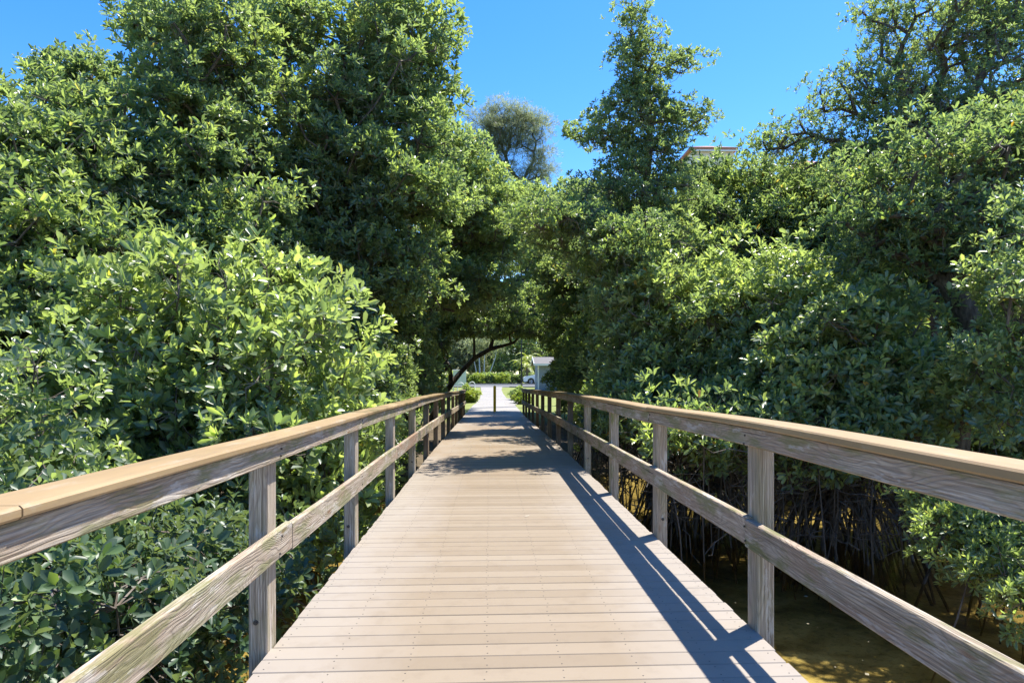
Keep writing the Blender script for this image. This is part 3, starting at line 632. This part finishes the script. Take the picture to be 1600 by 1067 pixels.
# the leaning mangrove whose limb arches over the far end of the walkway
tree('mangrove_tree', 'leaning mangrove whose dark limb arches over the far end of the boardwalk', 'tree', (-2.5, 26.2, -.6),
     [blob(720, 470, 25, 1.5, 1.5, 1.5, .9), blob(800, 480, 26.5, 1.7, 1.4, 1.1, 1.0), blob(880, 475, 26, 1.5, 1.3, 1.5, .9), blob(775, 500, 24.5, 1.4, 1.0, .8, 1.0), blob(845, 505, 28, 1.3, 1.2, .9, 1.0), blob(665, 520, 25, 1.3, 1.6, 1.6, 1.2), blob(655, 600, 24, .9, 2, 1.0), blob(795, 512, 27, 1.3, .9, .6, 1.2), blob(855, 522, 25.5, 1.1, .9, .7, 1.1), blob(735, 515, 26, 1.0, 1, .7), blob(775, 390, 27, 1.4, 1.3, 1.3, .8), blob(840, 400, 26, 1.2, 1.2, 1.1, .8)],
     spine=[(-1.75, 26.6, .75), (-1.5, 26.8, 1.15), (-1.1, 27, 1.65), (-.62, 27, 2.15), (0, 27, 2.5), (.85, 27, 2.72), (1.6, 26.9, 2.68), (2.35, 26.8, 2.45), (3.0, 26.8, 2.1)],
     trunk=.115, ros=24, mat='leaf_lite', twigs=12, group=None)
tree('fine_leaved_tree', 'hazy grey green fine leaved tree rising beyond the path opening', 'tree', (5.4, 33.5, -.2),
     [blob(880, 380, 32, 2.1, 1.8, 1.9, .8), blob(930, 330, 33, 1.6, 1.6, 1.5, .8), blob(830, 440, 32, 1.7, 1.4, 1.4, .8)], mat='leaf_grey', leaf=.13, wid=.22, k=7, ros=30, twigs=16, trunk=.14, bark='palebark')
tree('feathery_tree', 'feathery grey tree top standing apart against the sky left of centre', 'tree', (5.2, 37.5, 0),
     [blob(785, 200, 36, 1.7, 1.3, 1.6, 1), blob(825, 205, 36, 1.5, 1, 1.4, 1), blob(765, 245, 36, 1.4, 1, 1.5), blob(840, 262, 36, .9, .9, 1.3), blob(790, 320, 36, 1.9, 1.5, 2.2, .7)], mat='leaf_grey', leaf=.24, wid=.07, k=9, lod='lo', ros=30, rc=.5, twigs=5, trunk=.16, top=(1.6, 36.5, 11.5))

def copy_tree(o, parent=None):
    c = o.copy(); C.objects.link(c); c.parent = parent
    for ch in list(o.children): copy_tree(ch, c)
    return c
GL = 'mangroves of the back row on the left'; GR = 'mangroves of the back row on the right'
A1 = tree('mangrove_tree', 'mangrove of the back row showing behind the front trees on the left', 'tree', (-9.5, 17, -1), [(-9.5, 17, 2.8, 2.4, 2.2, 2.6), (-8.3, 16.5, 4.6, 1.6, 1.5, 1.6), (-10.6, 17.2, 4.3, 1.5, 1.5, 1.5), (-9.3, 16.2, .4, 2.2, 1.8, 1.4)], trunk=.14, ros=26, rc=.5, leaf=.11, twigs=4, group=GL)
B1 = tree('mangrove_tree', 'mangrove of the back row filling the gap behind the right hand bushes', 'tree', (8.6, 18, -1), [(8.6, 18, 2.2, 2.4, 2.2, 2.2), (7.5, 17.5, 3.6, 1.6, 1.5, 1.5), (9.8, 18.4, 3.4, 1.7, 1.5, 1.4), (8.4, 17.4, .3, 2.2, 1.8, 1.3)], trunk=.14, ros=26, rc=.5, leaf=.11, twigs=6, group=GR)
for i, (x, y, a, s) in enumerate([(-13, 11.5, 2, .95), (-12.5, 21, 4, 1.1), (-6.2, 21, 1, 1.05), (-7, 15.2, 3, .8), (-5.2, 26.5, 5, 1.15), (-17, 16, .5, 1.2), (-9.5, 28, 2.5, 1.3), (-5, 33, 1.7, 1.3), (-11.5, 7, 3.2, .85)]):
    c = copy_tree(A1); c.location = (x, y, -1); c.rotation_euler.z = a; c.scale = (s, s, s)
for i, (x, y, a, s) in enumerate([(12.5, 17, 2, 1.1), (5.4, 22.5, 4, 1.0), (9.5, 24, 1, 1.15), (14, 23, 3, 1.25), (5.6, 28.5, 5, 1.1), (12, 9.5, .5, .9), (15.5, 13, 2.5, 1.2), (10.2, 13.8, 3.7, .85), (18, 18, 1.2, 1.4), (9.8, 9.0, 1.2, .6)]):
    c = copy_tree(B1); c.location = (x, y, -1); c.rotation_euler.z = a; c.scale = (s, s, s)

# ------------------------------------------------------------------ the park beyond the walkway
b = empty('bollard', (.2, 30.95, zdeck(30.5)-.02), 'yellow steel pipe bollard standing in the middle of the path', 'bollard')
mb = MB(); mb.tube([(.2, 30.95, -.2), (.2, 30.95, 1.0)], .062, 20); mb.build('pipe', M['yellow'], b, (.2, 30.95, 0), smooth=False)
mb = MB(); mb.tube([(.2, 30.95, 1.0), (.2, 30.95, 1.03), (.2, 30.95, 1.045)], [.062, .048, .015], 20); mb.build('cap', M['yellow'], b, (.2, 30.95, 1.0))

def shrub(name, label, cat, c, r, mat, leaf=.14, wid=.45, n=26, ros=26, rc=.22, group=None, lod='mid'):
    return tree(name, label, cat, (c[0], c[1], gzp(c[1])-.05), [(c[0], c[1], gzp(c[1])+r[2]*.9, r[0], r[1], r[2], 1.3)], mat=mat, leaf=leaf, wid=wid, ros=ros, rc=rc, trunk=.03, twigs=4, zmin=gzp(c[1])+.03, lod=lod, nopath=False, group=group)
shrub('croton_shrub', 'yellow green croton shrub at the left edge of the concrete path', 'shrub', (-1.25, 40, 0), (.46, .5, .40), 'leaf_crot')
shrub('croton_shrub', 'yellow green croton shrub touching the far end of the right railing', 'shrub', (1.75, 38.5, 0), (.36, .4, .30), 'leaf_crot')
shrub('ground_shrub', 'dark green low shrub beside the path, left of the right hand croton', 'shrub', (1.68, 42.5, 0), (.40, .5, .34), 'leaf')
for k, (x, y, rx, rz, mt, lb) in enumerate([(-1.5, 81, .9, .62, 'leaf_crot', 'rounded yellow hedge shrub, left end of the row across the road'), (-.1, 81.5, .85, .66, 'leaf_lite', 'greener hedge shrub, second in the row across the road'), (1.2, 81.2, .95, .64, 'leaf_crot', 'rounded yellow hedge shrub, right end of the row across the road')]):
    shrub('hedge_shrub', lb, 'shrub', (x, y, 0), (rx, .7, rz), mt, leaf=.2, rc=.3, ros=22, group='hedge shrubs across the road')
h = tree('hedge', 'long clipped dark green hedge behind the yellow shrubs', 'hedge', (3, 87, gzp(87)), [(x, 87, 1.3, 1.2, .8, .8) for x in np.arange(-8, 14, 1.3)], mat='leaf_dark', leaf=.22, rc=.4, ros=14, trunk=.04, twigs=1, zmin=.8, nopath=False, top=(3, 87, 1.2))
GB = 'trees across the road'
D1 = tree('shade_tree', 'shade tree of the distant row across the road', 'tree', (-4, 96, .7), [(-4, 96, 6, 3.6, 3, 3.2), (-5.5, 95, 3.4, 2.2, 2, 1.8), (-2.2, 95.5, 3.6, 2.2, 2, 1.8)], mat='leaf_grey', leaf=.3, wid=.4, ros=18, rc=.8, trunk=.22, twigs=8, zmin=1.2, nopath=False, bark='palebark', lod='lo', group=GB)
D2 = tree('shade_tree', 'greener shade tree of the distant row behind the dark hedge', 'tree', (4, 95, .7), [(4, 95, 5.4, 3.6, 3, 3.4), (2.5, 94, 2.8, 2.2, 2, 1.6), (5.8, 94.5, 3, 2.2, 2, 1.6)], mat='leaf', leaf=.28, wid=.42, ros=18, rc=.8, trunk=.22, twigs=6, zmin=1.0, nopath=False, lod='lo', group=GB)
for (x, y, a, s, pr) in [(-12, 98, 1, 1.1, 1), (-19, 97, 2, 1.2, 0), (11, 98, 3, 1.2, 0), (19, 96, 4, 1.1, 1), (0, 106, 5, 1.4, 1), (-8, 108, 6, 1.5, 0), (9, 108, 1, 1.5, 0), (27, 99, 2, 1.3, 0), (-28, 99, 2.6, 1.3, 1), (36, 104, 3, 1.4, 1), (-38, 104, 3, 1.5, 0), (-14, 55, 4, 1.2, 1), (15, 52, 5, 1.1, 1), (-8, 46, 2, 1, 1), (11, 42, 3, .85, 1), (-22, 42, 2, 1.3, 1), (24, 40, 3, 1.1, 1), (-30, 28, 2, 1.3, 1), (27, 27, 3, 1.1, 1)]:
    c = copy_tree(D2 if pr else D1); c.location = (x, y, gz(x, y)-.05); c.rotation_euler.z = a; c.scale = (s, s, s)
    if y < 60: c['label'] = 'park tree hidden behind the mangroves before the road'; c['group'] = 'park trees before the road'
# slender pale trunks
for k, (u_, lean, r) in enumerate([(750, -.1, .09), (756, .1, .08), (763, .9, .07), (746, -.5, .06)]):
    x = (u_-766)/F*89; t = empty('pale_tree', (x, 89, gzp(89)), ['slender white trunk, second from the left across the road', 'slender white trunk, third from the left across the road', 'slanting pale trunk, rightmost of the four across the road', 'thin pale trunk, leftmost of the four across the road'][k], 'tree', 'slender pale trunks across the road')
    mb = MB(); z0 = gzp(89); mb.tube([(x, 89, z0-.1), (x+lean*.3, 89, z0+1.6), (x+lean, 89.1, z0+3.4), (x+lean*1.3, 89.2, z0+5)], [r*1.2, r, r*.8, r*.5], 8); mb.build('trunk', M['palebark'], t, (x, 89, z0), smooth=True)
    P = np.array([x+lean*1.3, 89.2, z0+5])+rng.normal(0, 1, (160, 3))*np.array([.7, .6, .5]); Vv, Qq, tt = leaves(P-np.array([x, 89, z0]), rng.normal(size=P.shape)+np.array([0, 0, .6]), .28, .35, 6, 'lo', rng.uniform(0, 1, 160))
    link('crown', mesh_np('crown', Vv, Qq, tt), M['leaf_grey'], t)
# clump palm
def palm(name, label, x, y, n, H, fl, mat):
    z0 = gz(x, y); t = empty(name, (x, y, z0), label, 'palm'); mb = MB()
    stems = [(rng.normal(0, .25), rng.normal(0, .25), H*rng.uniform(.6, 1)) for _ in range(5)]
    for sx, sy, h_ in stems: mb.tube([(x, y, z0), (x+sx*.6, y+sy*.6, z0+h_*.5), (x+sx, y+sy, z0+h_)], [.06, .05, .04], 6)
    mb.build('stem', M['twig'], t, (x, y, z0)); P_, D_ = [], []; rb = MB(); Vs, Qs, nv = [], [], 0
    for k in range(n):
        sx, sy, h_ = stems[k % 5]; an = rng.uniform(0, 6.283); L = fl*rng.uniform(.7, 1.1); up = rng.uniform(.3, 1.3); p0 = np.array([x+sx, y+sy, z0+h_]); pts = []
        for s in np.linspace(0, 1, 8):
            pts.append(p0+np.array([math.cos(an), math.sin(an), 0])*L*s*.75+np.array([0, 0, L*(up*s*.7-.75*s*s)]))
        rb.tube(pts, [.016]*8, 4, cap=False)
        for s in np.linspace(.12, .98, 24):
            i = min(6, int(s*7)); f = s*7-i; p = pts[i]*(1-f)+pts[i+1]*f; tg = unit(pts[i+1]-pts[i]); sd = unit(np.cross(tg, (0, 0, 1.)))
            for sg in (-1, 1):
                d = unit(sd*sg*.8+tg*.55+np.array([0, 0, -.25])); ll = .45*(1-abs(s-.45)*.9); wv = unit(np.cross(d, tg))*.0+tg*.022
                Vs += [p-wv, p+wv, p+d*ll*.6+wv*1.1, p+d*ll]; Qs.append((nv, nv+1, nv+2, nv+3)); nv += 4
    rb.build('frond_stalks', M['leaf_crot'], t, (x, y, z0))
    link('fronds', mesh_np('fronds', np.array(Vs)-np.array([x, y, z0]), np.array(Qs), rng.uniform(.2, 1, len(Qs))), M[mat], t)
palm('clump_palm', 'yellow green clump palm arching above the parked white car', 4.4, 85, 40, 3.4, 2.6, 'leaf_crot')
palm('clump_palm', 'small clump palm left of the path behind the bike racks', -3.6, 64, 26, 1.4, 1.9, 'leaf_crot')
# lamp post
x, y, z0 = 2.92, 64.5, gzp(64.5)
t = empty('lamp_post', (x, y, z0), 'tall slim black lamp post right of the path near the road', 'lamp post')
mb = MB(); mb.tube([(x, y, z0-.1), (x, y, z0+.5), (x, y, z0+.52), (x, y, z0+6.6)], [.10, .09, .06, .045], 12); mb.build('pole', M['black'], t, (x, y, z0))
mb = MB(); mb.tube([(x, y, z0+6.6), (x, y, z0+6.66), (x, y, z0+7.0), (x, y, z0+7.02), (x, y, z0+7.2)], [.07, .13, .19, .22, .03], 12); mb.build('lantern', M['black'], t, (x, y, z0+6.6))
# notice board and bike racks left of the path
x0, y0, z0 = -2.75, 55, gzp(55)
t = empty('notice_board', (-2.35, 55, z0), 'pale panelled notice board on white legs left of the path', 'sign')
mb = MB(); mb.box(-2.95, -1.92, 54.97, 55.03, z0+.62, z0+1.75, .01); mb.build('panel', M['board'], t, (-2.35, 55, z0))
mb = MB(); mb.box(-3.0, -1.87, 54.93, 55.07, z0+1.75, z0+1.83, .01); mb.box(-3.0, -1.87, 54.95, 55.05, z0+.55, z0+.62, .01); mb.build('frame', M['white'], t, (-2.35, 55, z0))
for lx in (-2.93, -2.15, -1.94):
    mb = MB(); mb.box(lx-.035, lx+.035, 54.95, 55.05, z0-.1, z0+.55, .006); mb.build('leg', M['white'], t, (lx, 55, z0))
for k, (x, lb) in enumerate([(-1.5, 'white hoop bike rack beside the path, nearer the path'), (-2.3, 'white hoop bike rack in front of the notice board')]):
    y = 57 if k == 0 else 54; z0 = gzp(y); t = empty('bike_rack', (x, y, z0), lb, 'bike rack', 'hoop bike racks by the path')
    pts = [(x-.24, y, z0-.05)]+[(x-.24*math.cos(a), y, z0+.58+.24*math.sin(a)) for a in np.linspace(0, math.pi, 10)]+[(x+.24, y, z0-.05)]
    mb = MB(); mb.tube(pts, .03, 8); mb.build('hoop', M['white'], t, (x, y, z0), smooth=True)
    mb = MB(); mb.tube([(x-.24, y, z0-.01), (x-.24, y, z0+.015)], .07, 10); mb.tube([(x+.24, y, z0-.01), (x+.24, y, z0+.015)], .07, 10); mb.build('foot_plates', M['white'], t, (x, y, z0))
# grey park building
x0, x1, y0, y1 = 4.15, 9.2, 60, 64.2; z0 = gzp(60)-.1; ze = 2.75
t = empty('park_building', ((x0+x1)/2, y0, z0), 'small grey sided park building with white gable trim right of the path', 'building')
mb = MB()
nb = 16
for k in range(nb):
    za, zb = z0+(ze-z0)*k/nb, z0+(ze-z0)*(k+1)/nb; mb.box(x0-.004*(1), x1, y0, y1, za, zb-.012); mb.box(x0-.016, x1+.016, y0-.016, y1+.016, za, za+.05)
mb.face([(x0, y0, ze), (x0, y1, ze), (x0, (y0+y1)/2, ze+.44)]); mb.face([(x1, y0, ze), (x1, (y0+y1)/2, ze+.44), (x1, y1, ze)])
mb.build('wall', M['siding'], t, ((x0+x1)/2, y0, z0))
mb = MB(); ym = (y0+y1)/2; o = .4; th = .09
for (ya, za, yb, zb) in ((y0-o, ze-.19, ym, ze+.50), (y1+o, ze-.19, ym, ze+.50)):
    A = [(x0-.35, ya, za), (x1+.35, ya, za), (x1+.35, yb, zb), (x0-.35, yb, zb)]; B = [(p[0], p[1], p[2]+th) for p in A]
    mb.face(A[::-1]); mb.face(B)
    for q in range(4): mb.face([A[q], A[(q+1) % 4], B[(q+1) % 4], B[q]])
mb.build('roof', M['roofgrey'], t, ((x0+x1)/2, ym, ze))
mb = MB()
for xx in (x0-.39, x1+.355):
    for (ya, za, yb, zb) in ((y0-o, ze-.24, ym, ze+.44), (y1+o, ze-.24, ym, ze+.44)):
        A = [(xx, ya, za), (xx, yb, zb), (xx, yb, zb+.2), (xx, ya, za+.2)]; B = [(p[0]+.035, p[1], p[2]) for p in A]; mb.face(A); mb.face(B[::-1])
        for q in range(4): mb.face([A[q], A[(q+1) % 4], B[(q+1) % 4], B[q]])
mb.box(x0-.35, x1+.35, y0-o-.04, y0-o-.005, ze-.24, ze-.06); mb.build('fascia', M['white'], t, ((x0+x1)/2, ym, ze))
mb = MB(); mb.box(x0-.03, x0+.09, y0-.03, y0-.016, z0, ze-.02); mb.build('corner_trim', M['white'], t, (x0, y0, z0))
mb = MB(); mb.box(6.0, 6.95, y0-.05, y0-.017, z0, z0+2.1, .01); d = mb.build('door', M['white'], t, (6.5, y0, z0))
mb = MB(); mb.tube([(6.85, y0-.05, z0+1.0), (6.85, y0-.11, z0+1.0)], .03, 8); hnd = mb.build('handle', M['black'], None, (6.85, y0, z0+1)); hnd.parent = d; hnd.location = (.35, 0, 1.0)

# parked white car, side on, nose to the left
def car(x, y, z):
    t = empty('parked_car', (x+2.2, y, z), 'white car parked nose left, half hidden by the grey park building', 'car')
    prof = [(0.02,.38),(0,.55),(.06,.80),(.22,.93),(1.15,1.06),(1.35,1.10),(2.0,1.58),(2.3,1.66),(3.5,1.68),(4.05,1.52),(4.45,1.12),(4.55,.95),(4.6,.6),(4.55,.36)]
    arch = lambda cx: [(cx+.40*math.cos(a), .36+.40*math.sin(a)) for a in np.linspace(0, math.pi, 9)]
    low = [(4.05, .26)]+arch(3.62)[0:]+[(1.3, .24)]+arch(.88)+[(.15, .28)]
    pr = prof+low; mb = MB(); n = len(pr); Wd = .9
    def yy(zz): return Wd if zz < 1.0 else Wd-(zz-1.0)*.33
    lay = [(-1, 1.0), (1, 1.0)]
    for sg in (-1, 1):
        for (px, pz) in pr: mb.v.append((x+px, y+.95+sg*yy(pz), z+pz))
    for q in range(n): q2 = (q+1) % n; mb.f.append((q, q2, n+q2, n+q)); mb.t.append(.5)
    bm_f = [tuple(range(n))[::-1], tuple(range(n, 2*n))]; mb.f += bm_f; mb.t += [.5, .5]
    body = mb.build('body', M['carwhite'], t, (x, y+.95, z))
    bm = bmesh.new(); bm.from_mesh(body.data); bmesh.ops.triangulate(bm, faces=[f for f in bm.faces if len(f.verts) > 4]); bmesh.ops.recalc_face_normals(bm, faces=bm.faces[:]); bm.to_mesh(body.data); bm.free()
    for side in (-1, 1):
        for cx in (.88, 3.62):
            yc = y+.95+side*.80; mb = MB(); mb.tube([(x+cx, yc-.11, z+.34), (x+cx, yc+.11, z+.34)], .34, 24); wh = mb.build('wheel', M['tyre'], t, (x+cx, yc, z+.34))
            mb = MB(); yo = yc+side*.115
            for k in range(5):
                a = k*1.2566; mb.tube([(x+cx, yo, z+.34), (x+cx+.2*math.cos(a), yo, z+.34+.2*math.sin(a))], [.045, .035], 5)
            mb.tube([(x+cx+.2*math.cos(a), yo, z+.34+.2*math.sin(a)) for a in np.linspace(0, 6.2832, 17)], .025, 5)
            rim = mb.build('rim', M['alloy'], None, (x+cx, yc, z+.34)); rim.parent = wh; rim.location = (0, 0, 0)
    for a, b_, c_, d_ in (((1.52,1.12),(2.05,1.52),(2.62,1.58),(2.62,1.14)), ((2.70,1.14),(2.70,1.58),(3.45,1.58),(3.55,1.16)), ((3.63,1.16),(3.55,1.56),(3.95,1.46),(4.25,1.18))):
        mb = MB()
        for side in (-1, 1): mb.face([(x+p[0], y+.95+side*(yy(p[1])+.012), z+p[1]) for p in (a, b_, c_, d_)])
        mb.build('side_window', M['glass'], t, (x+a[0], y+.95, z+a[1]))
    mb = MB(); mb.face([(x+1.40, y+.95-.74, z+1.155), (x+1.40, y+.95+.74, z+1.155), (x+1.93, y+.95+.66, z+1.55), (x+1.93, y+.95-.66, z+1.55)]); mb.build('windscreen', M['glass'], t, (x+1.4, y+.95, z+1.1))
    for side in (-1, 1):
        mb = MB(); mb.box(x-.01, x+.22, y+.95+side*.72-.15, y+.95+side*.72+.15+.04*side, z+.66, z+.80, .02); mb.build('headlight', M['alloy'], t, (x, y+.95+side*.72, z+.7))
        mb = MB(); mb.box(x+4.42, x+4.6, y+.95+side*.75-.12, y+.95+side*.75+.12, z+.85, z+1.05, .02); mb.build('tail_light', M['red'], t, (x+4.5, y+.95+side*.75, z+.9))
        mb = MB(); mb.box(x+1.55, x+1.68, y+.95+side*1.0-.09, y+.95+side*1.0+.09, z+1.05, z+1.2, .02); mb.build('wing_mirror', M['carwhite'], t, (x+1.6, y+.95+side, z+1.1))
    mb = MB(); mb.box(x-.02, x+.05, y+.95-.5, y+.95+.5, z+.42, z+.6, .01); mb.build('grille', M['black'], t, (x, y+.95, z+.5))
    return t
car(3.85, 80, gzp(80)+.02)
mb = MB(); z1 = gzp(79.5)+.02
mb.face([(3.2, 79.2, z1-.005), (14, 79.2, z1-.005), (14, 82.6, gzp(82.6)+.02), (3.2, 82.6, gzp(82.6)+.02)]); tag(mb.build('driveway', M['asphalt']), kind='structure')

# condominium far behind the right hand trees
X0, X1, Y0 = 27.0, 48.0, 100.0; zg = .7
t = empty('apartment_building', (37, Y0, zg), 'tall cream apartment building with terracotta tiled roof above the treetops', 'building')
mb = MB(); mb.box(X0, X1, Y0, Y0+16, zg, 25.6); mb.box(44, 49.5, Y0-1.5, Y0+10, zg, 32.0); mb.box(29.2, 35.2, Y0-1, Y0+7, zg, 34.4); mb.build('wall', M['cream'], t, (37, Y0, zg))
mb = MB()
def hip(xa, xb, ya, yb, z, h, o=.5):
    r = min(xb-xa, yb-ya)/2+o; A = [(xa-o, ya-o, z), (xb+o, ya-o, z), (xb+o, yb+o, z), (xa-o, yb+o, z)]
    if xb-xa > yb-ya: p, q = (xa-o+r, (ya+yb)/2, z+h), (xb+o-r, (ya+yb)/2, z+h); fs = [(0, 1, q, p), (1, 2, q), (2, 3, p, q), (3, 0, p)]
    else: p, q = ((xa+xb)/2, ya-o+r, z+h), ((xa+xb)/2, yb+o-r, z+h); fs = [(0, 1, p), (1, 2, q, p), (2, 3, q), (3, 0, p, q)]
    for f in fs: mb.face([A[i] if isinstance(i, int) else i for i in f])
    mb.box(xa-o, xb+o, ya-o, yb+o, z-.35, z-.01)
hip(29.2, 35.2, Y0-1, Y0+7, 34.75, 1.3); hip(44, 49.5, Y0-1.5, Y0+10, 32.4, 1.4); hip(X0, X1, Y0, Y0+16, 25.95, 1.6)
mb.build('roof', M['terra'], t, (37, Y0, 30))
mb2 = MB(); mb2.box(28.65, 35.75, Y0-1.55, Y0-1.52, 34.15, 34.35)
mb2.build('cornice', M['white'], t, (32, Y0-1.5, 34.2))
for fl in range(9):
    z = zg+1.0+3.1*fl
    for xx in (30.6, 33.6, 38.2, 41.6, 46.6):
        yf = Y0-1 if xx < 36 else (Y0-1.5 if xx > 44 else Y0)
        mb = MB(); mb.box(xx-.75, xx+.75, yf-.06, yf-.01, z, z+1.7, .01); wn = mb.build('window', M['white'], t, (xx, yf, z))
        mb = MB(); mb.box(xx-.65, xx+.65, yf-.075, yf-.062, z+.1, z+1.6); pn = mb.build('pane', M['glass'], None, (xx, yf, z)); pn.parent = wn; pn.location = (0, 0, 0)

# small things
db = MB()
for k in range(260):
    x, y = rng.uniform(1.7, 8), rng.uniform(2.5, 15); s = rng.uniform(.004, .014) if k % 12 else rng.uniform(.02, .035); a = rng.uniform(0, 6.3)
    db.face([(x+s*math.cos(a+q)*(.5 if q in (0, 3.14) else 1), y+s*math.sin(a+q), -1.115) for q in (0, 1.2, 2.2, 3.14, 4.3, 5.3)])
tag(db.build('floating_debris', M['debris']), 'bits of leaf and foam floating on the brown creek water', 'debris', kind='stuff')
def leaf_obj(x, y, z, s, a, mat, label, grp=None):
    mb = MB(); ca, sa = math.cos(a), math.sin(a); T = [(0,0,0),(.3,.2,.06),(.7,.22,.05),(1,0,.12),(.7,-.22,.07),(.3,-.2,.02)]
    P_ = [(x+s*(p[0]*ca-p[1]*sa), y+s*(p[0]*sa+p[1]*ca), z+s*p[2]) for p in T]; mb.face([P_[0], P_[3], P_[2], P_[1]]); mb.face([P_[0], P_[5], P_[4], P_[3]])
    tag(mb.build('fallen_leaf', mat, None, (x, y, z)), label, 'leaf', grp)
leaf_obj(.33, 6.6, .006, .05, .4, M['debris_leaf'], 'pale dry leaf lying on the boards right of the middle')
print('LEAVES', NLEAF[0])
